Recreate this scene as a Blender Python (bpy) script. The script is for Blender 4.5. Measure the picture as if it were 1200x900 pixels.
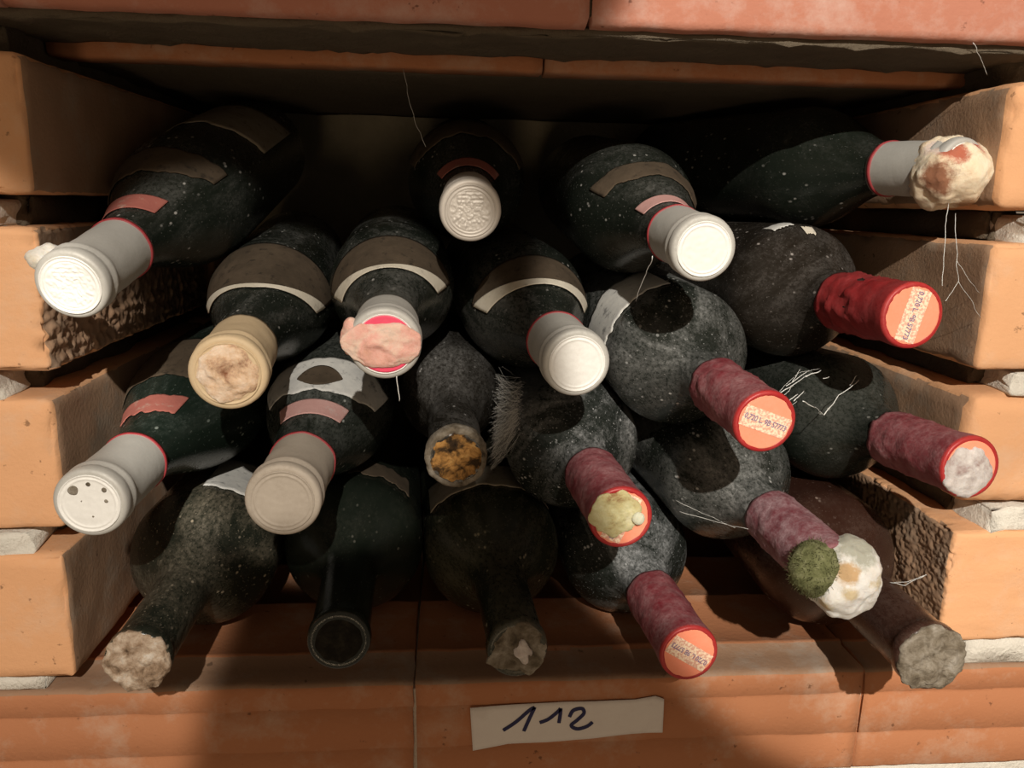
import bpy, bmesh, math, random
from mathutils import Vector, Matrix, noise
PI = math.pi
for o in list(bpy.data.objects): bpy.data.objects.remove(o)
scene = bpy.context.scene
col = scene.collection

# ------------------------------------------------------------------ camera
# the hand-held camera stands 37 cm in front of the rack, 25 cm above the shelf, pitched down about 12 degrees
cam_d = bpy.data.cameras.new('camera'); cam = bpy.data.objects.new('camera', cam_d); col.objects.link(cam)
right = Vector((0.99672374, -0.07833138, 0.02014909)); down = Vector((0.0020519, -0.22454997, -0.97446042)); fwd = Vector((0.08085531, 0.97130917, -0.22365356))
m = Matrix.Identity(4)
for i in range(3): m[i][0] = right[i]; m[i][1] = -down[i]; m[i][2] = -fwd[i]
m.translation = Vector((0, -0.375, 0.2481)); cam.matrix_world = m
cam_d.sensor_fit = 'HORIZONTAL'; cam_d.sensor_width = 36; cam_d.lens = 27.9; cam_d.clip_start = 0.01
scene.camera = cam
# ------------------------------------------------------------------ world, lamps, exposure
scene.view_settings.view_transform = 'Standard'; scene.view_settings.look = 'None'
scene.view_settings.gamma = 1; scene.view_settings.use_curve_mapping = False
scene.view_settings.exposure = 0.0
w = bpy.data.worlds.new('cellar_air'); scene.world = w; w.use_nodes = True
bg = w.node_tree.nodes['Background']; bg.inputs[0].default_value = (1.0, 0.76, 0.54, 1); bg.inputs[1].default_value = 0.22
LAMP = Vector((0.04, -1.12, 0.80))          # unseen lamp behind and above the camera; added cones imitate the photographer's shadow
def spot(name, target, radius, energy, blend, color=(1.0, 0.93, 0.82), size=0.007, off=(0, 0, 0)):
    l = bpy.data.lights.new(name, 'SPOT'); l.energy = energy; l.color = color; l.shadow_soft_size = size
    p = LAMP + Vector(off); d = Vector(target) - p
    l.spot_size = 2 * math.atan(radius / d.length); l.spot_blend = blend
    o = bpy.data.objects.new(name, l); col.objects.link(o); o.location = p
    o.rotation_euler = d.to_track_quat('-Z', 'Y').to_euler()
spot('added_spot_cone', (0.290, 0.0, 0.208), 0.254, 95, 0.14)
spot('added_spot_cone', (-0.360, 0.0, 0.040), 0.252, 70, 0.16)
spot('added_spot_cone', (-0.070, 0.0, 0.198), 0.108, 70, 0.22)
spot('added_spot_cone', (0.380, 0.0, -0.080), 0.190, 34, 0.35)

fill_lt = bpy.data.lights.new('added_fill_light', 'POINT'); fill_lt.energy = 22; fill_lt.color = (1.0, 0.74, 0.46); fill_lt.shadow_soft_size = 0.18   # added low fill light, no known source, brightens the shaded tile front
bo = bpy.data.objects.new('added_fill_light', fill_lt); col.objects.link(bo); bo.location = (-0.15, -2.2, -0.45)

# ------------------------------------------------------------------ material helpers
class NT:
    def __init__(s, name):
        s.m = bpy.data.materials.new(name); s.m.use_nodes = True; s.t = s.m.node_tree; s.n = s.t.nodes
        s.b = s.n['Principled BSDF']; s.tc = s.n.new('ShaderNodeTexCoord'); s.oi = s.n.new('ShaderNodeObjectInfo')
    def link(s, a, b): s.t.links.new(a, b)
    def coords(s, scale=(1, 1, 1), rnd=True):
        mp = s.n.new('ShaderNodeMapping'); mp.inputs['Scale'].default_value = scale
        s.link(s.tc.outputs['Object'], mp.inputs[0])
        if rnd:
            c = s.n.new('ShaderNodeVectorMath'); c.operation = 'SCALE'; c.inputs[0].default_value = (3.1, 5.7, 2.3)
            s.link(s.oi.outputs['Random'], c.inputs['Scale']); s.link(c.outputs[0], mp.inputs['Location'])
        return mp.outputs[0]
    def noise(s, scale, detail=4, rough=.6, vec=None, dist=0):
        t = s.n.new('ShaderNodeTexNoise'); t.inputs['Scale'].default_value = scale; t.inputs['Detail'].default_value = detail
        t.inputs['Roughness'].default_value = rough; t.inputs['Distortion'].default_value = dist
        s.link(vec if vec is not None else s.coords(), t.inputs['Vector']); return t.outputs['Fac']
    def voro(s, scale, vec=None):
        t = s.n.new('ShaderNodeTexVoronoi'); t.inputs['Scale'].default_value = scale
        s.link(vec if vec is not None else s.coords(), t.inputs['Vector']); return t.outputs['Distance']
    def ramp(s, fac, stops):
        r = s.n.new('ShaderNodeValToRGB'); e = r.color_ramp.elements
        while len(e) < len(stops): e.new(.5)
        for k, (p, c) in enumerate(stops):
            e[k].position = p; e[k].color = (c, c, c, 1) if isinstance(c, (int, float)) else (*c, 1)
        s.link(fac, r.inputs[0]); return r.outputs[0]
    def mix(s, fac, a, b, blend='MIX'):
        x = s.n.new('ShaderNodeMix'); x.data_type = 'RGBA'; x.blend_type = blend
        for v, i in ((fac, x.inputs[0]), (a, x.inputs[6]), (b, x.inputs[7])):
            if isinstance(v, (int, float)): i.default_value = v if i.type == 'VALUE' else (v, v, v, 1)
            elif isinstance(v, tuple): i.default_value = (*v, 1)
            else: s.link(v, i)
        return x.outputs[2]
    def math(s, op, a, b=0.0):
        x = s.n.new('ShaderNodeMath'); x.operation = op
        for v, i in ((a, x.inputs[0]), (b, x.inputs[1])):
            if isinstance(v, (int, float)): i.default_value = v
            else: s.link(v, i)
        return x.outputs[0]
    def bump(s, h, strength=.3, dist=.001):
        x = s.n.new('ShaderNodeBump'); x.inputs['Strength'].default_value = strength; x.inputs['Distance'].default_value = dist
        s.link(h, x.inputs['Height']); s.link(x.outputs[0], s.b.inputs['Normal'])
    def out(s, c=None, rough=None, metal=None, sss=0, spec=None):
        for v, k in ((c, 'Base Color'), (rough, 'Roughness'), (metal, 'Metallic'), (spec, 'Specular IOR Level')):
            if v is None: continue
            if isinstance(v, tuple): s.b.inputs[k].default_value = (*v, 1)
            elif isinstance(v, (int, float)): s.b.inputs[k].default_value = v
            else: s.link(v, s.b.inputs[k])
        if sss: s.b.inputs['Subsurface Weight'].default_value = sss; s.b.inputs['Subsurface Scale'].default_value = .004; s.b.inputs['Subsurface Radius'].default_value = (1, .7, .5)
        return s.m

def clay(name, c1, c2, dust=(.45, .36, .28), dustamt=.5, bumps=.35, rough_scale=1.0):
    t = NT(name)
    base = t.mix(t.noise(14, 5), c1, c2)
    base = t.mix(t.math('MULTIPLY', t.oi.outputs['Random'], .35), base, (c2[0] * .85, c2[1] * .8, c2[2] * .75))
    base = t.mix(t.math('MULTIPLY', t.ramp(t.noise(30, 8, .7), [(.5, 0), (.72, 1)]), dustamt), base, dust)
    base = t.mix(t.ramp(t.noise(160, 3, .6), [(.68, 0), (.74, .8)]), base, (c2[0] * .35, c2[1] * .35, c2[2] * .35))
    t.bump(t.noise(420 * rough_scale, 6, .65), bumps, .0012)
    return t.out(base, .9, spec=.25)
M = {}
M['brick'] = clay('pale_orange_brick', (.66, .37, .20), (.58, .30, .15), dust=(.55, .42, .32), dustamt=.35)
M['tile'] = clay('red_terracotta_tile', (.41, .18, .088), (.34, .135, .062), dust=(.42, .30, .22), dustamt=.6)
M['slab'] = clay('pinkish_terracotta_slab', (.47, .205, .14), (.38, .15, .10), dust=(.50, .35, .30), dustamt=.7)
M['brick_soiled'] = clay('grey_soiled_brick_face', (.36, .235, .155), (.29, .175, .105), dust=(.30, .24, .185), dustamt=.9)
M['tile_dusty'] = clay('dusty_tile_ledge', (.30, .19, .125), (.26, .15, .09), dust=(.30, .24, .19), dustamt=.9)
def mortar(name, a, b, st=.8):
    t = NT(name); t.bump(t.noise(260, 7, .7), st, .003)
    return t.out(t.mix(t.noise(60, 6, .7), a, b), .95, spec=.2)
M['mortar'] = mortar('pale_lime_mortar', (.74, .70, .62), (.50, .46, .40))
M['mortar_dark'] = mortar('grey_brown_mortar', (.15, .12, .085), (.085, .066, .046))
M['plaster'] = mortar('dark_mouldy_plaster', (.27, .24, .18), (.16, .14, .10), .5)

def glass(name, tint=(.008, .011, .008), dust=.5, dcol=(.34, .32, .295), spots=1.0):
    t = NT(name)
    v = t.coords((1, 1, .55))
    film = t.ramp(t.noise(15, 9, .70, v, 1.2), [(.44, .06), (.70, 1)])
    fine = t.ramp(t.noise(520, 6, .8, v), [(.40, 0), (.66, 1)])
    geo = t.n.new('ShaderNodeNewGeometry'); sp = t.n.new('ShaderNodeSeparateXYZ'); t.link(geo.outputs['Normal'], sp.inputs[0])
    up = t.ramp(t.math('MULTIPLY_ADD', sp.outputs['Z'], .5), [(.0, .25), (.9, 1)])   # cellar dust settles on the upper side
    sp2 = up.node.inputs[0].links[0].from_node; sp2.inputs[2].default_value = .5
    d = t.math('MULTIPLY', t.math('MULTIPLY', film, t.math('MULTIPLY_ADD', fine, .8)), dust)
    d.node.inputs[0].links[0].from_node.inputs[1].links[0].from_node.inputs[2].default_value = .14
    d = t.math('MULTIPLY', d, up)
    fleck = t.math('MULTIPLY', t.ramp(t.voro(210, v), [(.10, 1), (.20, 0)]), t.ramp(t.noise(60, 2, .5, v), [(.50, 0), (.62, min(1, .9 * spots))]))
    sv = t.coords((2.2, 2.2, 26)); streak = t.ramp(t.noise(28, 5, .7, sv, 1.5), [(.52, 0), (.72, 1)])
    d = t.math('MAXIMUM', d, t.math('MULTIPLY', t.math('MULTIPLY', streak, film), dust * .75))
    d = t.math('MAXIMUM', d, fleck)
    d = t.math('MAXIMUM', d, t.math('MULTIPLY', t.ramp(t.noise(900, 2, .5, v), [(.66, 0), (.72, 1)]), .55 * dust))
    c = t.mix(d, tint, dcol)
    r = t.ramp(d, [(0, .17), (.35, .75)])
    t.bump(fine, .12, .0006)
    return t.out(c, r, spec=.42)

def foil(name, c1, c2, dustc=(.40, .26, .28), dust=.5, metal=.15, rough=.5, wr=.25, ds=70):
    t = NT(name)
    c = t.mix(t.noise(50, 4), c1, c2)
    grain = t.ramp(t.noise(650, 4, .7), [(.30, .35), (.62, 1)])
    d = t.math('MULTIPLY', t.math('MULTIPLY', t.ramp(t.noise(ds * .55, 8, .7), [(.30, 0), (.68, 1)]), grain), dust)
    c = t.mix(d, c, dustc)
    t.bump(t.noise(190, 5, .6), wr, .0012)
    return t.out(c, t.ramp(d, [(0, rough), (.5, .9)]), metal, spec=.4)
M['white_foil'] = foil('white_lead_foil', (.80, .79, .76), (.70, .69, .66), (.40, .38, .35), .3, .05, .55, .12, 40)
M['shaded_white_foil'] = foil('white_lead_foil_with_shade', (.50, .49, .46), (.41, .40, .375), (.27, .26, .23), .45, .25, .5, .15, 60)  # white foil darkened for the sleeves: grazing shade put into the colour
M['beige_foil'] = foil('stained_beige_foil', (.42, .37, .31), (.33, .28, .23), (.20, .16, .12), .5, .05, .6, .15, 60)
M['yellow_foil'] = foil('yellowed_foil', (.60, .47, .30), (.50, .37, .22), (.36, .28, .2), .4, .05, .55, .2, 60)
M['silver_foil'] = foil('dull_silver_foil', (.50, .46, .41), (.42, .38, .34), (.30, .27, .23), .3, .25, .5, .1, 50)
M['red_foil'] = foil('crimson_foil', (.30, .022, .022), (.20, .012, .016), (.33, .11, .11), .35, .1, .38, .4, 90)
M['mauve_foil'] = foil('frosted_crimson_foil', (.21, .020, .030), (.13, .012, .020), (.35, .205, .21), .72, .08, .42, .55, 150)
M['purple_foil'] = foil('frosted_purple_foil', (.17, .018, .030), (.10, .012, .02), (.42, .31, .33), .85, .05, .5, .55, 170)
M['red_edge'] = foil('bright_red_edge', (.40, .016, .016), (.25, .010, .014), (.5, .15, .13), .2, .05, .35, .2)
M['ring_red'] = foil('red_ring_print', (.26, .012, .018), (.20, .01, .015), (.32, .14, .14), .3, 0, .5, .1)
M['seal'] = foil('orange_paper_seal', (.85, .27, .15), (.78, .22, .12), (.85, .40, .30), .35, 0, .7, .1, 40)
M['seal_dim'] = M['seal']
M['pink_disc'] = foil('pink_red_disc', (.72, .05, .12), (.66, .04, .10), (.75, .2, .25), .2, 0, .5, .1)
def band():
    t = NT('guilloche_paper_band')
    c = t.mix(t.ramp(t.noise(900, 2, .5), [(.42, 0), (.58, 1)]), (.80, .62, .45), (.62, .33, .24))
    return t.out(c, .8)
M['band'] = band()
def plain(name, c, rough=.8, metal=0, spec=.3):
    t = NT(name); return t.out(c, rough, metal, spec=spec)
M['ink'] = plain('blue_black_ink', (.012, .012, .06), .6)
M['stamp'] = plain('violet_stamp_ink', (.20, .15, .25), .8)
def paper(name, a, b, c, s=45):
    t = NT(name); x = t.mix(t.ramp(t.noise(s, 7, .7), [(.35, 0), (.65, 1)]), a, b)
    x = t.mix(t.ramp(t.noise(s * 3.3, 6, .7), [(.56, 0), (.66, .8)]), x, c); t.bump(t.noise(300, 5), .3, .0008); return t.out(x, .9, spec=.15)
M['paper'] = paper('white_paper_strip', (.62, .58, .54), (.58, .53, .50), (.55, .50, .46), 20)
M['label'] = paper('dusty_cream_label', (.40, .35, .28), (.30, .255, .19), (.12, .10, .075))
M['label_dark'] = paper('mouldy_brown_label', (.085, .062, .042), (.05, .037, .025), (.02, .016, .012))
M['label_white'] = paper('bleached_white_label', (.58, .57, .54), (.42, .42, .41), (.16, .16, .16))
M['label_edge'] = paper('cream_label_border', (.62, .57, .48), (.52, .47, .38), (.4, .36, .3))
M['strip_red'] = paper('faded_red_strip', (.33, .115, .09), (.27, .085, .07), (.34, .22, .18))
M['strip_pink'] = paper('faded_pink_strip', (.46, .27, .25), (.40, .22, .20), (.45, .35, .33))
def mould(name, cols, scale=60, bump=.8, sss=.15, fine=500):
    t = NT(name); n = len(cols)
    c = t.ramp(t.noise(scale, 6, .65, None, .4), [(.30 + .42 * k / (n - 1), cc) for k, cc in enumerate(cols)])
    t.bump(t.noise(fine, 5, .7), bump, .0012); return t.out(c, .95, spec=.15, sss=sss)
M['m_white'] = mould('fluffy_white_mould', [(.26, .19, .10), (.44, .40, .33), (.60, .57, .53), (.68, .67, .66)], 48, .5, .3)
M['m_green'] = mould('olive_green_mould', [(.07, .075, .03), (.13, .135, .06), (.22, .22, .12)], 220, 1.0, 0)
M['m_peach'] = mould('peach_crusted_mould', [(.20, .08, .04), (.60, .42, .28), (.70, .56, .44), (.70, .62, .54)], 70, .6, .2)
M['m_pink'] = mould('pink_wax_film', [(.55, .30, .22), (.66, .36, .30), (.66, .47, .38), (.50, .40, .34)], 90, .5, .25)
M['m_grey'] = mould('grey_white_mould', [(.22, .13, .12), (.42, .37, .35), (.58, .54, .52), (.62, .60, .58)], 80, .5, .2)
M['m_crust'] = mould('crusty_tan_mould', [(.06, .035, .02), (.26, .18, .12), (.42, .33, .25), (.55, .50, .44)], 130, 1, .1)
M['m_brown'] = mould('brown_grey_mould', [(.04, .03, .02), (.13, .105, .075), (.22, .19, .15), (.34, .31, .27)], 110, 1, 0)
M['m_yellow'] = mould('yellow_green_mould', [(.22, .10, .04), (.42, .36, .18), (.50, .46, .26), (.58, .54, .36)], 120, .5, .2)
def zoned(name, cols, zones, L=.295, scale=70, bump=.6, sss=.2):
    # growths of different colour in one mould; zones: (right, up, along the bottle, radius, colour) around the mouth
    t = NT(name); n = len(cols)
    c = t.ramp(t.noise(scale, 6, .65, None, .4), [(.30 + .42 * k / (n - 1), cc) for k, cc in enumerate(cols)])
    wob = t.noise(170, 5, .7)
    for (x, y, z, r, zc) in zones:
        d = t.n.new('ShaderNodeVectorMath'); d.operation = 'DISTANCE'; t.link(t.tc.outputs['Object'], d.inputs[0]); d.inputs[1].default_value = (-x, y, z - L)
        q = t.math('ADD', t.math('DIVIDE', d.outputs['Value'], r), t.math('MULTIPLY', t.math('SUBTRACT', wob, .5), 1.6))
        c = t.mix(t.ramp(q, [(.55, 1), (1.0, 0)]), c, zc)
    t.bump(t.noise(420, 6, .75), bump, .0014); return t.out(c, .95, spec=.15, sss=sss)
M['z_russet'] = zoned('cream_mould_with_russet_stains', [(.62, .46, .30), (.72, .60, .44), (.76, .68, .54)], [(-.013, -.004, .002, .0105, (.26, .12, .07)), (-.009, .008, -.002, .0080, (.42, .13, .08)), (.006, .0125, -.003, .0055, (.38, .09, .06)), (.009, .0110, -.006, .0028, (.16, .14, .08)), (.004, -.0150, -.002, .0065, (.34, .20, .11)), (-.014, .012, .008, .0075, (.62, .50, .44))])
M['z_white'] = zoned('white_mould_with_tan_streaks', [(.56, .53, .48), (.66, .64, .61), (.70, .69, .68)], [(.007, .0125, -.001, .0125, (.34, .335, .28)), (.000, .0045, -.008, .0062, (.46, .31, .17)), (.014, .0000, -.006, .0060, (.50, .41, .26)), (.001, -.0050, -.010, .0045, (.52, .42, .27)), (-.006, -.012, -.004, .0050, (.55, .46, .30))])
M['m_pale'] = mould('pale_green_mould', [(.50, .50, .38), (.58, .58, .46), (.64, .63, .53)], 120, .3, .2)
M['cork'] = mould('crumbling_cork', [(.012, .008, .005), (.05, .028, .012), (.34, .17, .05), (.46, .28, .10)], 150, 1, 0)
M['cork_dark'] = mould('blackened_cork', [(.006, .005, .003), (.012, .010, .007), (.03, .026, .018)], 150, 1, 0)
def web():
    t = NT('grey_white_cobweb'); return t.out((.62, .62, .60), .9, sss=0, spec=.1)
M['web'] = web()

# ------------------------------------------------------------------ mesh helpers
def link(o, parent=None):
    col.objects.link(o)
    if parent: o.parent = parent
    return o
def mesh(name, verts, faces, mat, parent=None, smooth=True):
    me = bpy.data.meshes.new(name); me.from_pydata([tuple(v) for v in verts], [], faces); me.update()
    bm = bmesh.new(); bm.from_mesh(me); bmesh.ops.recalc_face_normals(bm, faces=bm.faces); bm.to_mesh(me); bm.free()
    me.polygons.foreach_set('use_smooth', [smooth] * len(me.polygons))
    me.materials.append(M[mat] if isinstance(mat, str) else mat)
    return link(bpy.data.objects.new(name, me), parent)
def tag(o, label=None, cat=None, group=None, kind=None):
    for k, v in (('label', label), ('category', cat), ('group', group), ('kind', kind)):
        if v: o[k] = v
    return o
def fr(p, f, octv=4, seed=0):
    return noise.fractal(Vector((p[0] * f + seed * 7.3, p[1] * f - seed * 3.1, p[2] * f + seed * 1.7)), 1.0, 2.0, octv)

def rbox(lo, hi, rad=.002, n=(8, 8, 8), jit=.0004, seed=0, disp=None):
    """rounded, slightly irregular block; disp(p, normal_axis_hint) may push vertices"""
    lo, hi = Vector(lo), Vector(hi); verts, faces, idx = [], [], {}
    def cuts(a, b, k):
        r = min(rad, (b - a) * .45)
        return [a, a + r * .35, a + r] + [a + r + (b - a - 2 * r) * i / k for i in range(1, k)] + [b - r, b - r * .35, b]
    cs = [cuts(lo[i], hi[i], n[i]) for i in range(3)]; ln = [len(c) for c in cs]
    def vid(i, j, k):
        key = (i, j, k)
        if key not in idx:
            p = Vector((cs[0][i], cs[1][j], cs[2][k])); r = rad
            q = Vector([min(max(p[a], lo[a] + min(r, (hi[a] - lo[a]) * .45)), hi[a] - min(r, (hi[a] - lo[a]) * .45)) for a in range(3)])
            d = p - q
            edge = sum(1 for a in range(3) if abs(d[a]) > 1e-7)
            if d.length > 1e-9: p = q + d.normalized() * r
            nrm = d.normalized() if d.length > 1e-9 else Vector((0, 0, 0))
            a = fr(p, 55, 4, seed) * jit
            if edge >= 2: a += min(0, fr(p, 130, 4, seed + 3)) * jit * 5
            p = p + nrm * a
            if disp: p = disp(p, nrm)
            idx[key] = len(verts); verts.append(p)
        return idx[key]
    A, B, C = ln
    for i in range(A - 1):
        for j in range(B - 1):
            for k in (0, C - 1): faces.append((vid(i, j, k), vid(i + 1, j, k), vid(i + 1, j + 1, k), vid(i, j + 1, k)))
    for i in range(A - 1):
        for k in range(C - 1):
            for j in (0, B - 1): faces.append((vid(i, j, k), vid(i + 1, j, k), vid(i + 1, j, k + 1), vid(i, j, k + 1)))
    for j in range(B - 1):
        for k in range(C - 1):
            for i in (0, A - 1): faces.append((vid(i, j, k), vid(i, j + 1, k), vid(i, j + 1, k + 1), vid(i, j, k + 1)))
    return verts, faces
def merge(parts):
    V, F = [], []
    for v, f in parts:
        o = len(V); V += v; F += [tuple(i + o for i in q) for q in f]
    return V, F
def tube_geo(pts, r0, r1=None, seg=5, flat=None):
    r1 = r0 if r1 is None else r1; V, F = [], []; pts = [Vector(p) for p in pts]; n = len(pts)
    for i, p in enumerate(pts):
        t = (pts[min(i + 1, n - 1)] - pts[max(i - 1, 0)]).normalized()
        a = t.cross(Vector((0, 0, 1)) if abs(t.z) < .9 else Vector((1, 0, 0))).normalized(); b = t.cross(a)
        r = r0 + (r1 - r0) * i / (n - 1)
        for k in range(seg):
            an = 2 * PI * k / seg; V.append(p + a * r * math.cos(an) + b * r * math.sin(an))
    for i in range(n - 1):
        for k in range(seg): F.append((i * seg + k, i * seg + (k + 1) % seg, (i + 1) * seg + (k + 1) % seg, (i + 1) * seg + k))
    F.append(tuple(range(seg))); F.append(tuple(range((n - 1) * seg, n * seg)))
    return V, F

# ------------------------------------------------------------------ the rack: floor, ceiling, walls
XL, XR, DEPTH = -.184, .268, .345
def extrude_profile(prof, x0, x1, nx, seed, jit=.0005):
    V, F = [], []; n = len(prof)
    for i in range(nx + 1):
        x = x0 + (x1 - x0) * i / nx
        for (y, z) in prof:
            p = Vector((x, y, z)); e = jit * fr(p, 60, 4, seed)
            if i in (0, nx): p.x += .0012 * fr(p, 150, 4, seed + 5)
            V.append(p + Vector((0, e, e)))
    for i in range(nx):
        for k in range(n): F.append((i * n + k, i * n + (k + 1) % n, (i + 1) * n + (k + 1) % n, (i + 1) * n + k))
    F.append(tuple(range(n))); F.append(tuple(range(nx * n, (nx + 1) * n)))
    return V, F
fl = mesh('floor', *merge([rbox((-.51, .003, -.0750), (.52, DEPTH, -.0635), .001, (60, 4, 1), .0006, 3), rbox((-.51, .004, -.06), (.52, DEPTH + .03, -.006), .001, (4, 4, 1), .0002, 4)]), 'mortar')
tag(fl, 'lime mortar bed under the red terracotta shelf tiles', kind='structure')
# ridged shelf tile: front face with a shallow groove, flat ledge, beads running along the shelf
fp = [(0.0015, -.063), (0.0, -.061), (0, -.0405), (.0008, -.0398), (0, -.039), (0, -.0158), (.0011, -.0150), (.0002, -.0141), (0, -.004), (.0006, -.0016), (.0022, -.0003), (.005, 0), (.014, .0003), (.026, .0001), (.0275, .0014), (.029, .0018), (.031, .0014), (.033, .0004), (.05, .0002)]
for yb in (.085, .141, .197, .253): fp += [(yb - .002, .0003), (yb - .0005, .0015), (yb + .0012, .0015), (yb + .003, .0003), (yb + .028, .0003)]
fp += [(.34, 0), (.34, -.063)]
for k, (a, b) in enumerate([(-.509, -.265), (-.263, -.0178), (-.0162, .2295), (.2312, .476)]):
    tl = mesh('tile', *extrude_profile(fp, a, b, 40, k + 1), 'tile', fl)
    tl.data.materials.append(M['tile_dusty'])
    for p in tl.data.polygons:
        if p.normal.z > .5 and .001 < p.center.y < .027: p.material_index = 1

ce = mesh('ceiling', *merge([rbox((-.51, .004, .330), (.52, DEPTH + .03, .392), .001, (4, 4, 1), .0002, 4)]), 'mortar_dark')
tag(ce, 'mortar core of the terracotta slab above the bottles', kind='structure')
cp = [(.0, .328), (.0006, .3262), (.0025, .3250), (.006, .3246), (.06, .3246), (.06, .33), (.002, .394), (0, .392), (0, .36), (.0007, .359), (0, .358)]
cp = [(.0, .3285), (.0006, .3263), (.0025, .3250), (.006, .3246), (.064, .3246), (.064, .394), (.002, .394), (0, .392)]
for k, (a, b) in enumerate([(-.434, -.188), (-.1865, .0622), (.0638, .312), (.3136, .56)]):
    mesh('tile', *extrude_profile(cp, a, b, 40, k + 11), 'slab', ce)
for k, (a, b) in enumerate([(-.452, -.202), (-.2005, .0492), (.0508, .300), (.3015, .55)]):
    bp = [(.066, .3165), (.0668, .3152), (.069, .3146), (.084, .3148), (.086, .3165), (.086, .328), (.066, .328)]
    mesh('tile', *extrude_profile(bp, a, b, 30, k + 21, .0007), 'tile', ce)
def coat(p, n):
    if n.z < -.3: p.z += .0012 * fr(p, 40, 4, 2) - (.0012 if fr(p, 220, 2, 8) > .45 else 0)
    return p
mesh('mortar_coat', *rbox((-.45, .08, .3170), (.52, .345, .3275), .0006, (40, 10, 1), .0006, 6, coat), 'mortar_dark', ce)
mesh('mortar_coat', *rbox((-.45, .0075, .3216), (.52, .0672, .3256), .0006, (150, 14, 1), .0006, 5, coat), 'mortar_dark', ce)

bw = mesh('wall_back', *rbox((-.5, DEPTH, -.06), (.52, DEPTH + .05, .36), .002, (30, 2, 20), .002, 9), 'plaster')
tag(bw, 'dark dusty plaster back wall of the wine niche', kind='structure')

def rough_l(x_in, amp, s):
    # chewed, ragged cut face on the inner side of a brick (rows of torn clay)
    def f(p, n):
        if n.x * s > .5:
            t = (p.z * (130 if s > 0 else 300) + .5 * fr(p, 60, 2, 4)); row = abs((t % 1) - .5) * 2
            tooth = noise.noise(Vector((p.y * 420, round(t) * 3.7, 1.3)))
            low = max(0, min(1, (.208 - p.z) / .02)) if s > 0 else 1
            p.x += s * amp * low * (row * .8 * (.5 + tooth) + .9 * fr(p, 220 if s > 0 else 460, 5, 6) - .4)
        return p
    return f
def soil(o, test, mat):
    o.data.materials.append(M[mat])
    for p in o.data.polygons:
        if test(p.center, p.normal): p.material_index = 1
def pier(name, xin, s, rows, label, seed):
    """s=+1: the brick pier on the left (niche lies towards +x); s=-1: on the right"""
    beds, fills = [], []; zs = [r[0:2] for r in rows]
    def span(a, b): return (min(a, b), max(a, b))
    tops = [(-.075, -.064)] + [(zs[i][1], zs[i + 1][0]) for i in range(len(zs) - 1)] + [(zs[-1][1], .3255)]
    for k, (za, zb) in enumerate(tops[1:]):
        xa, xb = span(xin - s * .26, xin - s * (.020 + .004 * (k % 2)))
        def lump(p, n, k=k):
            if n.y < -.4: p.y += .0045 * fr(p, 70, 4, k + 31)
            if abs(n.x) > .4: p.x += .005 * fr(p, 60, 3, k + 7)
            return p
        beds.append(rbox((xa, .0015, za - .001), (xb, .36, zb - .0022), .002, (24, 20, 3), .0006, seed + k, lump))
        xa, xb = span(xin - s * .03, xin - s * .0165)
        fills.append(rbox((xa, .030, za - .001), (xb, .36, zb + .001), .002, (2, 26, 3), .0018, seed + k + 60, lump))
    beds.append(rbox((*[span(xin - s * .26, xin - s * .02)[0]], .003, .0), (span(xin - s * .26, xin - s * .02)[1], .36, rows[0][0] + .001), .001, (20, 4, 1), .001, seed))
    core = mesh(name, *merge(beds), 'mortar'); tag(core, label, kind='structure')
    for g in fills: mesh('mortar_bed', *g, 'mortar_dark', core)  # recess mortar coloured dark, standing in for the shade in the joints
    for k, (z0, z1, xo, yo, rad, kind) in enumerate(rows):
        xi = xin + xo
        xa, xb = span(xi, xi - s * .118)
        dsp = rough_l(xi, .0017 if s > 0 else .0008, s) if kind == 'rough' else None
        nn = (14, 200, 60) if kind == 'rough' else (14, 40, 14)
        bo = mesh('brick', *rbox((xa, yo, z0), (xb, .245, z1), rad, nn, .0006 if kind != 'rough' else .0009, seed + k * 3, dsp), 'brick', core)
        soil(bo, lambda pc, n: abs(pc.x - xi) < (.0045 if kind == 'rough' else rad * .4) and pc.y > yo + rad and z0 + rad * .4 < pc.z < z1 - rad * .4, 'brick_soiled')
        mesh('brick', *rbox((xa, .256, z0), (xb, .36, z1), rad, (4, 6, 4), .0006, seed + k * 3 + 1), 'brick', core)
        xa, xb = span(xi - s * .130, xi - s * .250)
        mesh('brick', *rbox((xa, yo + .001, z0), (xb, .245, z1), rad, (6, 6, 6), .0006, seed + k * 3 + 2), 'brick', core)
pier('wall_left', XL, 1, [(.0090, .0757, -.0035, -.001, .0022, ''), (.0885, .1535, -.0012, .001, .0035, ''), (.1675, .2325, .0012, -.001, .0022, 'rough'), (.2470, .3065, .001, .001, .0030, '')],
     'lime mortar joints of the orange brick pier beside the white-capped bottles', 100)
pier('wall_right', XR, -1, [(.0165, .0812, .0015, -.001, .0026, 'rough'), (.0960, .1560, .0012, .000, .0080, ''), (.1695, .2332, -.0008, -.001, .0035, ''), (.2490, .3090, -.001, .001, .0060, '')],
     'lime mortar joints of the orange brick pier beside the red-capped bottles', 200)

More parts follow.
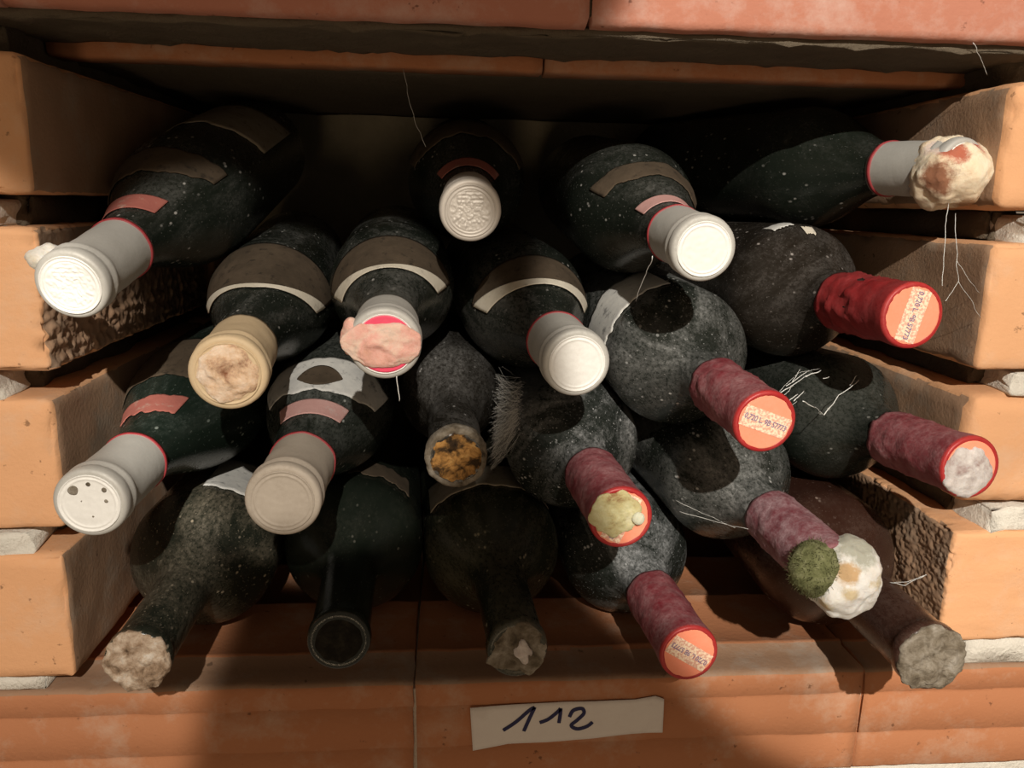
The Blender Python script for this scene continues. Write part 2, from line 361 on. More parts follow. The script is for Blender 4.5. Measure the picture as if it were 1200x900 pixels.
# ------------------------------------------------------------------ bottles
SEG = 56
def neck_shoulder(s, kind, R, k=1.0, rn=.0143):
    a, b = (.048, .115) if kind == 'short' else (.050, .148) if kind == 'burgundy' else ((.070, .112) if kind == 'bordeaux' else (.060, .125))
    u = min(max((s - a) / (b - a), 0), 1)
    if kind in ('burgundy', 'short'): q = (1 - math.cos(PI * u)) / 2; q = q * .75 + .25 * math.sin(PI / 2 * u) * u ** .4
    else: q = .58 * math.sin(PI / 2 * u) * min(1, u * 6) ** .5 * u ** .25 + .42 * (1 - math.cos(PI * u)) / 2
    base = rn * k * (.95 + .05 * min(s / .07, 1))
    return base + (R - base) * q
class Bottle:
    def __init__(b, nose, axis, R, kind, k, label, gl, L=.295, bare=False, group=None):
        b.nose, b.ax = Vector(nose), Vector(axis).normalized(); b.R, b.kind, b.k, b.L = R, kind, k, L
        y = (Vector((0, 0, 1)) - b.ax * b.ax.z).normalized(); x = y.cross(b.ax)
        mt = Matrix.Identity(4)
        for i in range(3): mt[i][0] = x[i]; mt[i][1] = y[i]; mt[i][2] = b.ax[i]
        mt.translation = b.nose + b.ax * L
        b.root = link(bpy.data.objects.new('wine_bottle', None)); b.root.matrix_world = mt; b.root.empty_display_size = .02
        tag(b.root, label, 'bottle', group)
        pr = []
        if bare:
            lr = .0146 * k
            pr += [(.0012, .0098 * k), (.0003, .0112 * k), (0, .0128 * k), (.0006, lr * .96), (.002, lr), (.0055, lr * 1.01), (.0072, lr * .97), (.0085, .0136 * k)]
        else: pr += [(.003, .012 * k), (.0085, .0136 * k)]
        n = 46
        for i in range(1, n + 1):
            s = .0085 + (L - .014) * i / n * 1.0
            if s > L - .005: break
            pr.append((s, neck_shoulder(s, kind, R, k)))
        pr += [(L - .004, R * .995), (L - .001, R * .95), (L, R * .85), (L - .006, R * .6), (L - .022, R * .2), (L - .024, .0005)]
        b.lathe('glass', pr, gl, cap=True)
    def P(b, phi, r, s): return Vector((-r * math.sin(phi), r * math.cos(phi), s - b.L))
    def r(b, s): return neck_shoulder(s, b.kind, b.R, b.k)
    def lathe(b, name, prof, mat, cap=False, disp=None, parent=None, seg=SEG):
        V, F = [], []; n = len(prof)
        for (s, r) in prof:
            for k in range(seg):
                ph = 2 * PI * k / seg; rr, ss = (r, s) if not disp else disp(ph, r, s)
                V.append(b.P(ph, rr, ss))
        for i in range(n - 1):
            for k in range(seg): F.append((i * seg + k, i * seg + (k + 1) % seg, (i + 1) * seg + (k + 1) % seg, (i + 1) * seg + k))
        if cap: F.append(tuple(range(seg))); F.append(tuple(range((n - 1) * seg, n * seg)))
        return mesh(name, V, F, mat, parent or b.root)
    def patch(b, name, s0, s1, p0, p1, mat, off=.0005, curve=0.0, curve1=None, rag=.0, th=.0004, seed=1, chevron=0, parent=None, ns=14, npz=48):
        """paper stuck on the glass: s0..s1 along the bottle, p0..p1 degrees around it (0 = uppermost, + = towards the right pier)"""
        V, F = [], []; curve1 = curve if curve1 is None else curve1
        pm, ph = math.radians((p0 + p1) / 2), math.radians((p1 - p0) / 2)
        for lay in (off, off + th):
            for j in range(npz + 1):
                v = -1 + 2 * j / npz; phi = pm + ph * v
                a = s0 + curve * v * v + chevron * abs(v) ; c = s1 + curve1 * v * v
                a += rag * fr((v * .9, .3, seed), 3.5, 4, seed); c += rag * fr((v * .9, 5.1, seed), 3.5, 4, seed + 2)
                for i in range(ns + 1):
                    s = a + (c - a) * i / ns; V.append(b.P(phi, b.r(s) + lay, s))
        n1 = ns + 1; N = (npz + 1) * n1
        for o in (0, N):
            for j in range(npz):
                for i in range(ns): F.append((o + j * n1 + i, o + j * n1 + i + 1, o + (j + 1) * n1 + i + 1, o + (j + 1) * n1 + i))
        for j in range(npz):
            for i in (0, ns): F.append((j * n1 + i, (j + 1) * n1 + i, N + (j + 1) * n1 + i, N + j * n1 + i))
        for i in range(ns):
            for j in (0, npz): F.append((j * n1 + i, j * n1 + i + 1, N + j * n1 + i + 1, N + j * n1 + i))
        return mesh(name, V, F, mat, parent or b.root)
    def disc(b, name, rad, s, mat, parent=None, th=.0005, relief=None, rings=24, seg=72, ragged=0, seed=1):
        V, F = [], []
        for i in range(rings + 1):
            for k in range(seg):
                ph = 2 * PI * k / seg; R = rad * (1 + ragged * fr((math.cos(ph), math.sin(ph), seed), 1.6, 3, seed)); r = R * (i + .02) / (rings + .02)
                h = relief(r / rad, ph) if relief else 0
                V.append(b.P(ph, r, s - th - h))
        for i in range(rings):
            for k in range(seg): F.append((i * seg + k, i * seg + (k + 1) % seg, (i + 1) * seg + (k + 1) % seg, (i + 1) * seg + k))
        o = len(V); F.append(tuple(range(seg)))
        for k in range(seg): V.append(b.P(2 * PI * k / seg, rad, s + .0006))
        for k in range(seg): F.append((rings * seg + k, rings * seg + (k + 1) % seg, o + (k + 1) % seg, o + k))
        F.append(tuple(range(o, o + seg)))
        return mesh(name, V, F, mat, parent or b.root)
    def white_capsule(b, mat='white_foil', length=.05, ring=True, seed=1, emboss=True, dent=.0003):
        k = b.k
        pr = [(.0004, .0122), (0, .0134), (.0002, .0146), (.0012, .0153), (.0035, .01555), (.0052, .0154), (.0062, .0149), (.0072, .01495), (.0086, .0156), (.0102, .0157), (.0116, .0150), (.013, .0147)]
        pr = [(s, r * k) for s, r in pr] + [(s, b.r(s) + .0007) for s in [.013 + (length - .013) * i / 10 for i in range(1, 11)]] + [(length + .0002, b.r(length) - .0004)]
        def dp(ph, r, s):
            if s < .003: return r, s
            return r + dent * fr((math.cos(ph) * .015, math.sin(ph) * .015, s), 90, 4, seed), s + (.0006 * fr((math.cos(ph), math.sin(ph), 3), 1.5, 3, seed) if s > length - .002 else 0)
        c = b.lathe('capsule', pr, 'shaded_white_foil' if mat == 'white_foil' else mat, disp=dp)
        if ring:
            rp = [(length - .0036, b.r(length - .0036) + .0005), (length - .0035, b.r(length) + .0012), (length - .0014, b.r(length) + .0012), (length - .0012, b.r(length) + .0005)]
            b.lathe('red_ring', rp, 'ring_red', parent=c, disp=lambda ph, r, s: (r + dent * fr((math.cos(ph) * .015, math.sin(ph) * .015, s), 90, 4, seed), s))
        def rel(u, ph):
            h = .00035 * math.exp(-((u - .86) / .035) ** 2) + .0006 * max(0, (u - .93)) / .07
            if emboss:
                x, y = u * math.sin(ph), u * math.cos(ph)
                if u < .78:
                    h += .00020 * (noise.noise(Vector((x * 6 + seed, y * 6, seed))) > .05) + .00022 * noise.noise(Vector((x * 11, y * 11 + seed, 2)))
                    if y > .25 and abs(x) < .5: h += .00018 * (math.sin(y * 42) > 0)
                    if y < -.2: h += .0002 * (math.sin(ph * 26) > 0) * (u > .42)
            else: h += .00012 * noise.noise(Vector((u * 5 * math.sin(ph), u * 5 * math.cos(ph), seed)))
            return h
        b.disc('capsule_top', .0128 * k, .0002, mat, c, .0003, rel, 40, 96)
        return c
    def red_capsule(b, mat='red_foil', length=.058, seed=1, wrinkle=.0007, rim='red_edge'):
        k = b.k
        pr = [(.0012, .0118), (.0004, .0126), (0, .0138), (.0004, .0147), (.0018, .0151)]
        ed = [(s, r * k) for s, r in pr]
        e = b.lathe('capsule', [(.0012, .0150 * k)] + [(s, (b.r(s) + .0007) * (1 - t) + .0151 * k * t) for s, t in [(.003, 1), (.006, .9), (.009, .6)]] + [(s, b.r(s) + .0007) for s in [.012 + (length - .012) * i / 22 for i in range(23)]] + [(length + .0003, b.r(length) - .0005)], mat,
            disp=lambda ph, r, s: (r + (wrinkle * min(1, max(0, (s - .004) / .03)) * (fr((math.cos(ph) * .014, math.sin(ph) * .014, s * .45), 150, 4, seed) + .9 * max(0, 1 - abs(fr((math.cos(ph) * .014, math.sin(ph) * .014, s * 1.3), 75, 3, seed + 4)) * 7)) if s < length else 0),
                                 s + (.0018 * fr((math.cos(ph), math.sin(ph), 3), 1.6, 3, seed) if s >= length - .001 else 0)))
        b.lathe('capsule_rim', ed, rim, parent=e, disp=lambda ph, r, s: (r, s + .0002 * fr((math.cos(ph), math.sin(ph), 1), 4, 3, seed)))
        return e
    def seal(b, capsule, rot, text='0,720 L. 9B 57773', seed=1):
        k = b.k; rad = .0131 * k
        d = b.disc('seal_disc', rad, .0006, 'seal', capsule, .0003)
        a = math.radians(rot); hw = .0050 * k
        def uv(u, v, s): # u along the text, v across it, as seen from in front of the bottle
            X, Y = u * math.cos(a) - v * math.sin(a), u * math.sin(a) + v * math.cos(a); return Vector((-X, Y, s - b.L))
        V, F = [], []; n = 24
        for s in (.0003, .00005):
            for v in (-hw, hw):
                ln = math.sqrt(rad * rad - hw * hw) * .99
                for i in range(n + 1):
                    u = -ln + 2 * ln * i / n; V.append(uv(u, v + .00012 * (i % 2), s))
        q = n + 1
        for i in range(n):
            F += [(i, i + 1, q + i + 1, q + i), (2 * q + i, 2 * q + i + 1, 3 * q + i + 1, 3 * q + i), (i, i + 1, 2 * q + i + 1, 2 * q + i), (q + i, q + i + 1, 3 * q + i + 1, 3 * q + i)]
        mesh('seal_band', V, F, 'band', capsule, False)
        cu = bpy.data.curves.new('t', 'FONT'); cu.body = text; cu.size = .0037 * k; cu.align_x = 'CENTER'; cu.align_y = 'CENTER'; cu.extrude = .00004; cu.offset = .00004
        to = bpy.data.objects.new('t', cu); col.objects.link(to); bpy.context.view_layer.update()
        me = bpy.data.meshes.new_from_object(to.evaluated_get(bpy.context.evaluated_depsgraph_get()))
        xs = [v.co.x for v in me.vertices]; wd = max(xs) - min(xs); fit = min(1.15, 2 * rad * .84 / wd)
        for v in me.vertices: v.co = uv(v.co.x * fit, v.co.y, -.00002 - v.co.z)
        bpy.data.objects.remove(to); bpy.data.curves.remove(cu)
        me.name = 'seal_lettering'; me.materials.clear(); me.materials.append(M['stamp'])
        link(bpy.data.objects.new('seal_lettering', me), capsule)
        return d
    def dome(b, name, rad, h, mat, s=.001, cx=0, cy=0, amp=.001, freq=90, seed=1, back=.004, ry=1.0, parent=None, rings=30, seg=64, flat=1.0, ragged=.12, label=None):
        """lumpy growth sitting on the mouth; cx (to the right) and cy (up) in metres"""
        V, F = [], []
        for i in range(rings + 1):
            t = (i + .02) / (rings + .02) * (PI / 2)
            for k in range(seg):
                ph = 2 * PI * k / seg; rg = 1 + ragged * fr((math.cos(ph), math.sin(ph), seed), 1.3, 4, seed)
                p = Vector((-(cx + rad * rg * math.sin(t) * math.sin(ph)), cy + rad * rg * ry * math.sin(t) * math.cos(ph), s - h * math.cos(t) ** flat - b.L))
                e = amp * fr(p, freq, 5, seed); dr = Vector((-math.sin(t) * math.sin(ph), math.sin(t) * math.cos(ph), -math.cos(t)))
                V.append(p + dr * e)
        for k in range(seg):
            p = V[rings * seg + k]; c = Vector((-cx, cy, p.z)); V.append(c + (p - c) * .88 + Vector((0, 0, back)))
        for i in range(rings + 1):
            for k in range(seg): F.append((i * seg + k, i * seg + (k + 1) % seg, (i + 1) * seg + (k + 1) % seg, (i + 1) * seg + k))
        F.append(tuple(range(seg))); F.append(tuple(range((rings + 1) * seg, (rings + 2) * seg)))
        o = mesh(name, V, F, mat, parent or b.root)
        if label: o['label'] = label
        return o
    def blob(b, name, mat, cx, cy, s, rx, ry, rs, amp, freq, seed, parent=None, sub=4, label=None):
        bm = bmesh.new(); bmesh.ops.create_icosphere(bm, subdivisions=sub, radius=1)
        for v in bm.verts:
            n = v.co.copy(); p = Vector((-(cx + rx * n.x), cy + ry * n.y, s + rs * n.z - b.L)); p += Vector((-n.x, n.y, n.z)) * amp * fr(p, freq, 5, seed); v.co = p
        bmesh.ops.recalc_face_normals(bm, faces=bm.faces)
        me = bpy.data.meshes.new(name); bm.to_mesh(me); bm.free(); me.polygons.foreach_set('use_smooth', [True] * len(me.polygons)); me.materials.append(M[mat])
        o = link(bpy.data.objects.new(name, me), parent or b.root)
        if label: o['label'] = label
        return o

G1 = 'wine bottles lying in the niche'
def glass_for(i, dust, dcol=(.34, .33, .31), tint=(.008, .011, .008), spots=1.0): return glass('dusty_bottle_glass_%02d' % i, tint, dust, dcol, spots)
BD, BG = 'bordeaux', 'burgundy'

# --- upper layer
b = Bottle((-0.1538, -0.0364, 0.2112), (0.0402, 0.9706, 0.2375), 0.0368, BG, 0.961, 'dark bottle with embossed white capsule poking out past the orange brick pier, under the slab', glass_for(1, .3), group=G1)
c = b.white_capsule('white_foil', .052, True, 1)
b.blob('mould', 'm_white', -.0125, .009, .008, .0055, .0045, .007, .0022, 150, 4, c, 3)
b.patch('neck_strip', .064, .077, -78, 42, 'strip_red', curve=.004)
b.patch('shoulder_label', .098, .122, -80, 58, 'label_dark', curve=.012, curve1=.004, rag=.004, seed=3)
b.patch('body_label', .180, .255, -50, 62, 'label', curve=.012, rag=.004, seed=5)

b = Bottle((0.0107, 0.0166, 0.2435), (0.0089, 0.9934, 0.1145), 0.0380, BG, 0.972, 'bottle with an embossed dull silver capsule facing straight out, highest in the middle', glass_for(2, .3), group=G1)
b.white_capsule('silver_foil', .050, False, 5)
b.patch('shoulder_label', .112, .140, -72, 72, 'label_dark', curve=.008, rag=.005, seed=6)
b.patch('neck_strip', .066, .078, -60, 60, 'strip_red', curve=.003)

b = Bottle((0.1093, -0.0384, 0.2300), (-0.0071, 0.9944, 0.1057), 0.0380, BG, 0.925, 'bottle with bright white capsule, pink neck strip and torn shoulder label, above the orange-sealed bottle', glass_for(3, .45), group=G1)
c = b.white_capsule('white_foil', .046, True, 9, False)
b.patch('neck_strip', .056, .067, -60, 66, 'strip_pink', curve=.003)
b.patch('shoulder_label', .092, .108, -66, 78, 'label_dark', curve=.008, rag=.003, seed=8)

b = Bottle((0.2540, 0.0133, 0.2685), (-0.2527, 0.9670, 0.0323), 0.0368, 'short', 0.979, 'bottle lying askew under the slab, white red-ringed capsule swollen with cream and russet mould', glass_for(4, .22), group=G1)
c = b.white_capsule('white_foil', .050, True, 12, False)
b.blob('mould', 'z_russet', .002, -.002, .010, .0192, .0180, .0200, .0030, 70, 7, c, 5, 'cream mould growth stained russet')
b.patch('shoulder_label', .120, .142, 5, 62, 'label_dark', rag=.004, seed=9)

# --- second layer
b = Bottle((-0.0940, -0.0337, 0.1738), (-0.0735, 0.9923, 0.0993), 0.0356, BG, 1.081, 'bottle with a yellowed capsule crusted with peach mould and a wide cream-edged shoulder label', glass_for(5, .6), group=G1)
c = b.white_capsule('yellow_foil', .042, False, 15, False, .0006)
b.dome('mould', .0128, .0030, 'm_peach', .0005, 0, 0, .0016, 160, 3, parent=c, flat=.6)
l = b.patch('shoulder_label', .080, .135, -88, 88, 'label_dark', curve=.020, curve1=.004, chevron=.006, seed=11, ns=20)
b.patch('label_border', .0795, .0835, -88, 88, 'label_edge', off=.001, curve=.020, curve1=.036, chevron=.006, parent=l)

b = Bottle((-0.0263, -0.0430, 0.1888), (-0.0443, 0.9969, 0.0644), 0.0366, BG, 1.006, 'bottle with white capsule whose pink-red top is half hidden by a pink waxy film', glass_for(6, .6), group=G1)
c = b.white_capsule('white_foil', .036, False, 18, False)
b.disc('red_disc', .0121 * 1.01, -.0002, 'pink_disc', c)
b.blob('wax_film', 'm_pink', -.0015, .0, -.0008, .0168, .0098, .0022, .0016, 130, 9, c, 5)
b.blob('wax_film', 'm_pink', -.0135, .002, .004, .0045, .0085, .0052, .0016, 130, 19, c, 4)
l = b.patch('shoulder_label', .080, .118, -92, 80, 'label_dark', curve=.016, curve1=.004, seed=12)
b.patch('label_border', .0795, .083, -92, 80, 'label_edge', off=.001, curve=.016, curve1=.029, parent=l)

b = Bottle((0.0588, -0.0236, 0.1768), (-0.0833, 0.9944, 0.0644), 0.0394, BG, 1.022, 'bottle with smooth bright white capsule and pale crescent label, leaning over the frosted red-capped bottle', glass_for(7, .6, (.36, .34, .32)), group=G1)
c = b.white_capsule('white_foil', .046, True, 21, False)
l = b.patch('shoulder_label', .084, .116, -84, 84, 'label_dark', curve=.016, curve1=.004, seed=14)
b.patch('label_border', .0835, .089, -84, 84, 'label_edge', off=.001, curve=.016, curve1=.028, parent=l)

b = Bottle((0.2146, -0.0258, 0.2005), (-0.0801, 0.9967, -0.0106), 0.0396, BD, 1.038, 'bottle with crumpled crimson capsule and upright orange paper seal, beside the brick pier', glass_for(8, .5, (.30, .27, .25), (.014, .011, .008), 1.6), group=G1)
c = b.red_capsule('red_foil', .060, 3, .0013); b.seal(c, -105)
b.patch('label_scrap', .108, .120, -26, -8, 'label_white', rag=.002, seed=31, npz=20)
b.patch('label_scrap', .098, .104, -4, 6, 'label_edge', rag=.0015, seed=33, npz=14)

# --- third layer
b = Bottle((-0.1491, -0.0501, 0.1217), (0.0137, 0.9991, 0.0394), 0.0375, BG, 0.989, 'bottle with spotted white red-ringed capsule and faded red neck strip beside the brick pier', glass_for(9, .3, (.26, .30, .27), (.008, .014, .010)), group=G1)
c = b.white_capsule('white_foil', .050, True, 25, False)
for k, (x, y, r) in enumerate([(-.006, .006, .0022), (.0005, .0085, .0011), (.0065, .006, .0011), (-.003, .001, .0006), (.007, .001, .0008), (.001, -.006, .0006)]):
    b.blob('mould_spot', 'm_brown', x, y, .0000, r, r, .0004, .0004, 300, k, c, 2)
b.patch('neck_strip', .072, .087, -62, 34, 'strip_red', curve=.003, rag=.002, seed=5)
b.patch('shoulder_label', .105, .150, -80, 70, 'label_dark', curve=.010, rag=.003, seed=15)

b = Bottle((-0.0711, -0.0451, 0.1200), (0.0047, 0.9998, 0.0211), 0.0377, BG, 1.066, 'bottle with grubby beige capsule, faded pink strip and emblem label, beside the yellowed one', glass_for(10, .55, (.27, .28, .26)), group=G1)
c = b.white_capsule('beige_foil', .050, True, 28, False, .0005)
b.patch('neck_strip', .071, .085, -52, 50, 'strip_pink', curve=.003)
l = b.patch('shoulder_label', .093, .128, -70, 74, 'label_white', curve=.014, curve1=.004, rag=.003, seed=17)
b.patch('label_emblem', .0975, .1165, -24, 24, 'label_dark', off=.001, curve=.0092, curve1=-.0092, parent=l, npz=24)

b = Bottle((0.0043, -0.0102, 0.1274), (-0.0211, 0.9995, 0.0244), 0.0314, 'small', 0.979, 'slim bare bottle with a crumbling ochre cork, between white-capped and red-capped bottles', glass_for(11, .6, (.33, .32, .31), (.012, .010, .007)), .25, True, G1)
b.dome('cork', .0128, .0012, 'cork', .001, 0, 0, .0018, 240, 5, flat=.4, ragged=.06)
b.lathe('mouth_crust', [(.0002, .0120), (-.0008, .0134), (.0006, .0150), (.006, .0153), (.010, .0143)], 'm_brown', disp=lambda ph, r, s: (r + .0006 * fr((math.cos(ph), math.sin(ph), s * 90), 5, 4, 3), s + .0006 * fr((math.cos(ph), math.sin(ph), s * 90), 6, 4, 8)))

b = Bottle((0.0795, -0.0392, 0.1078), (-0.0490, 0.9988, 0.0060), 0.0396, BD, 0.988, 'bottle with frosted red capsule, its seal overgrown by yellow-green mould and one pale blob', glass_for(12, 1.3, (.46, .46, .46)), group=G1)
c = b.red_capsule('mauve_foil', .060, 7, .0006); b.seal(c, -115)
b.dome('mould', .0116, .0016, 'm_yellow', .0004, -.0026, .0020, .0008, 190, 6, parent=c, flat=.4, ry=.95, ragged=.2)
b.blob('mould', 'm_pale', .0078, .0000, -.0012, .0031, .0030, .0024, .0003, 200, 2, c, 3, 'single pale green mould blob')

b = Bottle((0.1344, -0.0602, 0.1592), (-0.0577, 0.9965, 0.0608), 0.0394, BD, 0.919, 'bottle with dusty red capsule and orange seal with slanted print, threads of cobweb beside it', glass_for(13, .95, (.42, .42, .41), spots=1.6), group=G1)
c = b.red_capsule('mauve_foil', .056, 11, .0008); b.seal(c, -20)
b.patch('body_label', .118, .165, -84, -8, 'label_white', rag=.005, seed=22)

b = Bottle((0.2397, -0.0461, 0.1334), (-0.0830, 0.9950, -0.0557), 0.0377, BD, 0.988, 'bottle with mauve-frosted capsule and grey-white mould over its seal, in front of the brick pier', glass_for(14, .4, (.24, .24, .22), spots=.8), group=G1)
c = b.red_capsule('mauve_foil', .058, 15, .0007); b.disc('seal_disc', .0126, .0006, 'seal', c)
b.dome('mould', .0120, .0040, 'm_grey', .0008, -.0018, -.0022, .0009, 110, 12, parent=c, flat=.8, ragged=.2)

# --- bottom layer
b = Bottle((-0.1342, -0.0551, 0.0507), (-0.0356, 0.9988, -0.0340), 0.0402, BD, 0.964, 'bare dark bottle with a tan mould crust over its mouth, lowest beside the brick pier', glass_for(15, .9, (.30, .25, .18)), bare=True, group=G1)
b.dome('mould', .0140, .0026, 'm_crust', .0010, 0, 0, .0017, 210, 14, flat=.55, ragged=.06)
b.patch('body_label', .118, .170, 0, 75, 'label_white', rag=.003, seed=24)

b = Bottle((-0.0497, -0.0407, 0.0493), (-0.0496, 0.9984, -0.0266), 0.0407, BD, 1.001, 'uncapped black bottle with a blackened cork, lying on the shelf tiles in deep shade', glass_for(16, .15, (.16, .15, .12), spots=.5), bare=True, group=G1)
b.dome('cork', .0112, .0006, 'cork_dark', .0010, 0, 0, .0012, 200, 15, flat=.4, ragged=.02)
b.patch('body_label', .122, .150, -5, 52, 'label_dark', rag=.006, seed=25)

b = Bottle((0.0333, -0.0394, 0.0418), (-0.0538, 0.9986, -0.0017), 0.0409, BD, 1.001, 'uncapped bottle with pale mould on its cork, pointing out above the handwritten paper strip', glass_for(17, .6, (.26, .23, .16), (.012, .014, .008), 1.4), bare=True, group=G1)
b.dome('mould', .0138, .0016, 'm_brown', .0008, 0, 0, .0022, 150, 17, flat=.5)
b.blob('mould', 'm_grey', .003, -.001, -.001, .004, .006, .0022, .0022, 220, 18, None, 3)
b.patch('body_label', .112, .150, -62, 60, 'label', curve=.014, rag=.004, seed=26)

b = Bottle((0.1160, -0.0407, 0.0384), (-0.0576, 0.9983, 0.0006), 0.0384, BD, 0.961, 'bottle with frosted crimson capsule and vivid orange-red seal, lowest of the red-capped ones', glass_for(18, 1.3, (.46, .47, .48)), group=G1)
c = b.red_capsule('mauve_foil', .060, 19, .0006); b.seal(c, 147)

b = Bottle((0.1718, -0.0634, 0.0906), (-0.0986, 0.9941, 0.0450), 0.0374, BD, 0.954, 'bottle with purple capsule whose mouth is swollen with white fluff and olive green mould', glass_for(19, 1.0, (.42, .42, .41), spots=1.5), group=G1)
c = b.red_capsule('purple_foil', .060, 23, .0008, 'purple_foil')
b.blob('mould', 'z_white', .006, -.0035, .003, .0170, .0185, .0140, .0026, 75, 21, c, 5, 'fluffy white mould')
gm = b.blob('mould', 'm_green', -.0080, .0010, .0035, .0122, .0128, .0108, .0008, 160, 23, c, 4, 'velvety olive green mould patch')
rnd = random.Random(4); parts = []
for i in range(900):
    d = Vector((rnd.gauss(0, 1), rnd.gauss(0, 1), rnd.gauss(-.6, 1))).normalized(); ctr = Vector((.0080, .0010, .0035 - b.L))
    p = ctr + Vector((d.x * .0122, d.y * .0128, d.z * .0108)); q = p + d * rnd.uniform(.0006, .0016) + Vector((rnd.gauss(0, .0004), rnd.gauss(0, .0004), rnd.gauss(0, .0004)))
    parts.append(tube_geo([p, q], .00016, .00005, 3))
tag(mesh('mould_fuzz', *merge(parts), 'm_green', gm), kind='stuff')

b = Bottle((0.2183, -0.0695, 0.0508), (0.0305, 0.9989, -0.0350), 0.0405, BD, 1.091, 'uncapped brown bottle with grey-brown mould on its cork, jutting past the shelf edge', glass_for(20, .3, (.22, .16, .13), (.030, .012, .008), 1.0), bare=True, group=G1)
b.dome('mould', .0158, .0030, 'm_brown', .001, 0, 0, .0018, 190, 25, flat=.55, ragged=.08)

# ------------------------------------------------------------------ handwritten paper strip
def strip():
    # outline on the tile front (x, z), torn edges; stuck flat on y = 0
    top = [(.0123, -.0155), (.0347, -.0142), (.0623, -.0136), (.0809, -.0137), (.1019, -.0134), (.1127, -.0117), (.1175, -.0134)]
    bot = [(.0140, -.0417), (.0329, -.0382), (.0430, -.0380), (.0538, -.0380), (.0772, -.0368), (.1007, -.0345), (.1180, -.0341)]
    V, F = [], []; n = 60; m_ = 8
    def ip(a, t):
        t *= len(a) - 1; i = min(int(t), len(a) - 2); f = t - i; return Vector(a[i]) * (1 - f) + Vector(a[i + 1]) * f
    for y in (-.0006, -.0009):
        for i in range(n + 1):
            t, bt = ip(top, i / n), ip(bot, i / n)
            for j in range(m_ + 1):
                p = t + (bt - t) * j / m_; V.append(Vector((p.x, y - .0005 * (i / n > .93) * (i / n - .93) / .07 - .0002 * noise.noise(Vector((p.x * 70, p.y * 70, 0))), p.y)))
    q = m_ + 1; N = (n + 1) * q
    for o in (0, N):
        for i in range(n):
            for j in range(m_): F.append((o + i * q + j, o + i * q + j + 1, o + (i + 1) * q + j + 1, o + (i + 1) * q + j))
    for i in range(n):
        for j in (0, m_): F.append((i * q + j, (i + 1) * q + j, N + (i + 1) * q + j, N + i * q + j))
    for j in range(m_):
        for i in (0, n): F.append((i * q + j, i * q + j + 1, N + i * q + j + 1, N + i * q + j))
    root = mesh('paper_strip', V, F, 'paper'); tag(root, 'torn white paper strip with handwritten number 112 stuck on the shelf front', 'label')
    def catmull(p, k=8):
        o = []; p = [p[0]] + p + [p[-1]]
        for i in range(1, len(p) - 2):
            for s in range(k):
                t = s / k; a, b_, c_, d = [Vector(x) for x in p[i - 1:i + 3]]
                o.append(.5 * ((2 * b_) + (c_ - a) * t + (2 * a - 5 * b_ + 4 * c_ - d) * t * t + (3 * b_ - a - 3 * c_ + d) * t ** 3))
        return o + [Vector(p[-2])]
    strokes = [[(.0302, -.0296), (.0369, -.0248), (.0440, -.0180), (.0470, -.0161)], [(.0470, -.0161), (.0441, -.0233), (.0414, -.0305)],
               [(.0499, -.0256), (.0545, -.0237), (.0591, -.0197), (.0611, -.0174)], [(.0611, -.0174), (.0609, -.0215), (.0604, -.0262)],
               [(.0660, -.0227), (.0680, -.0188), (.0726, -.0178), (.0738, -.0208), (.0703, -.0248), (.0672, -.0279), (.0705, -.0302), (.0757, -.0289), (.0788, -.0263)]]
    for st in strokes:
        pts = catmull([(x, z) for x, z in st]); V, F = [], []; n = len(pts); hw = .00098
        for y in (-.0008, -.00125):
            for i, p in enumerate(pts):
                t = (pts[min(i + 1, n - 1)] - pts[max(i - 1, 0)]).normalized(); nn = Vector((-t.y, t.x)); w_ = hw * (.85 if i in (0, n - 1) else 1)
                for sg in (-1, 1): V.append(Vector((p.x + nn.x * w_ * sg, y, p.y + nn.y * w_ * sg)))
        N = 2 * n
        for i in range(n - 1):
            for o in (0, N): F.append((o + 2 * i, o + 2 * i + 1, o + 2 * i + 3, o + 2 * i + 2))
            for e in (0, 1): F.append((2 * i + e, 2 * i + 2 + e, N + 2 * i + 2 + e, N + 2 * i + e))
        F += [(0, 1, N + 1, N), (2 * n - 2, 2 * n - 1, N + 2 * n - 1, N + 2 * n - 2)]
        mesh('pen_stroke', V, F, 'ink', root, False)
strip()

# ------------------------------------------------------------------ cobwebs
def cobweb(label, strands, r=.00016, group='cobwebs'):
    parts = []
    for k, (pts, rr) in enumerate(strands):
        a = [Vector(p) for p in pts]; out = []
        for i in range(len(a) - 1):
            for j in range(6):
                p = a[i].lerp(a[i + 1], j / 6); out.append(p + Vector((fr(p, 160, 2, k), fr(p, 160, 2, k + 5), fr(p, 160, 2, k + 9))) * .0006)
        out.append(a[-1]); parts.append(tube_geo(out, r * rr, r * rr * .7, 4))
    return tag(mesh('cobweb', *merge(parts), 'web'), label, 'cobweb', group)

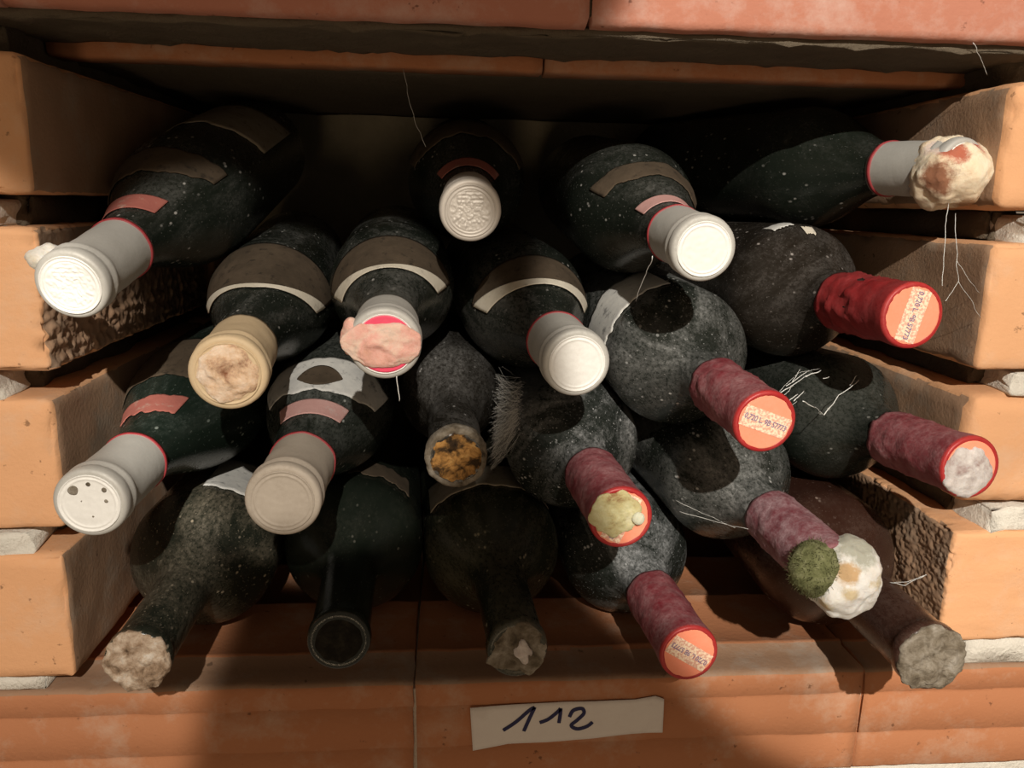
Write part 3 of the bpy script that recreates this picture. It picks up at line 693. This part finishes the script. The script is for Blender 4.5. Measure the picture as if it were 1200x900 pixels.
cobweb('long single cobweb thread hanging from the slab to the silver-capped bottle', [([(-.0236, .068, .3148), (-.0207, .060, .3013), (-.0167, .055, .2862), (-.0114, .050, .2747)], .8)])
cobweb('short cobweb thread hanging from the slab edge over the brick pier', [([(.2431, .002, .3246), (.2535, .010, .3187), (.2643, .020, .3136)], 1.0)])
cobweb('forked cobweb threads between the russet mould and the upright orange seal', [
    ([(.2486, .012, .2519), (.2379, -.005, .2390), (.2291, -.022, .2141)], 1.2), ([(.2512, .010, .2470), (.2460, -.003, .2309), (.2414, -.015, .2155), (.2279, -.028, .2077)], 1.0),
    ([(.2414, -.015, .2155), (.2530, -.008, .2067), (.2660, 0, .1962)], .9), ([(.2450, -.006, .2250), (.2560, -.003, .2140), (.2665, .004, .2080)], .7)])
sh = [((.1567, -.02, .1592), (.1673, -.012, .164)), ((.1576, -.02, .1625), (.1731, -.012, .1691)), ((.1595, -.02, .1566), (.1698, -.012, .1597)), ((.1602, -.02, .1658), (.1742, -.012, .1716)),
      ((.1644, -.02, .1583), (.1727, -.012, .1614)), ((.1625, -.02, .1679), (.1698, -.012, .1724)), ((.1557, -.02, .1608), (.164, -.012, .1627)), ((.169, -.02, .1704), (.1801, -.012, .1716)),
      ((.1779, -.02, .1692), (.1848, -.012, .1683)), ((.1686, -.02, .1583), (.1792, -.012, .1529)), ((.1626, -.02, .155), (.1698, -.012, .1563))]
cobweb('shredded white cobweb tatters beside the orange seal with slanted print', [([a, b_], 1.1 + .9 * ((k * 7) % 5) / 4) for k, (a, b_) in enumerate(sh)] + [([(.1500, -.030, .1600), (.1590, -.018, .1640), (.1700, -.010, .1700), (.1880, .005, .1690)], .7)])
cobweb('bent white cobweb strand on the dark bottle behind the mauve capsule', [([(.1966, .012, .1426), (.2086, .022, .1505), (.2251, .034, .1564)], 2.0), ([(.2180, .030, .1545), (.2235, .034, .1590)], 1.5), ([(.1966, .012, .1426), (.1900, .006, .1470), (.1850, .0, .1500)], 1.0)])
cobweb('cobweb thread slung below the bright white capsule with pink neck strip', [([(.0919, -.02, .2256), (.0923, -.005, .2147), (.0925, .010, .2015)], 1.3)])
cobweb('cobweb threads slung under the bottle with olive green mould', [([(.1193, 0, .0944), (.1354, -.010, .0928), (.1459, -.025, .0954)], .8), ([(.1180, .004, .0990), (.1300, -.004, .0950), (.1420, -.018, .0930)], .6)])
cobweb('cobweb whiskers on the neck of the uncapped brown bottle', [([(.2230, -.022, .0640), (.2264, -.030, .0665), (.2324, -.035, .0739)], 1.4), ([(.2230, -.022, .0640), (.2290, -.028, .0670), (.2370, -.030, .0720)], 1.0)])
cobweb('thread of slime hanging from the pink waxy film', [([(-.0214, -.042, .1745), (-.0210, -.041, .1690), (-.0208, -.040, .1633)], 1.6)])
rnd = random.Random(8); st = []
for k in range(320):
    u = rnd.betavariate(1.6, 1.4); a = Vector((.0300, .060, .158)).lerp(Vector((.0255, .052, .100)), u) + Vector((rnd.gauss(-.001, .0015), rnd.gauss(0, .003), 0))
    v_ = min(1, max(0, u * .7 + .1 + rnd.gauss(0, .10))); e = Vector((.0410, .054, .152)).lerp(Vector((.0365, .046, .116)), v_) + Vector((rnd.gauss(0, .0012), rnd.gauss(0, .002), rnd.gauss(0, .002)))
    mid = a.lerp(e, .5) + Vector((rnd.gauss(0, .001), rnd.gauss(0, .002), rnd.gauss(-.001, .002))); st.append(([a, mid, e], rnd.uniform(.12, .34)))
cobweb('dense grey cobweb sheet stretched between the slim bare bottle and the frosted red-capped one', st)
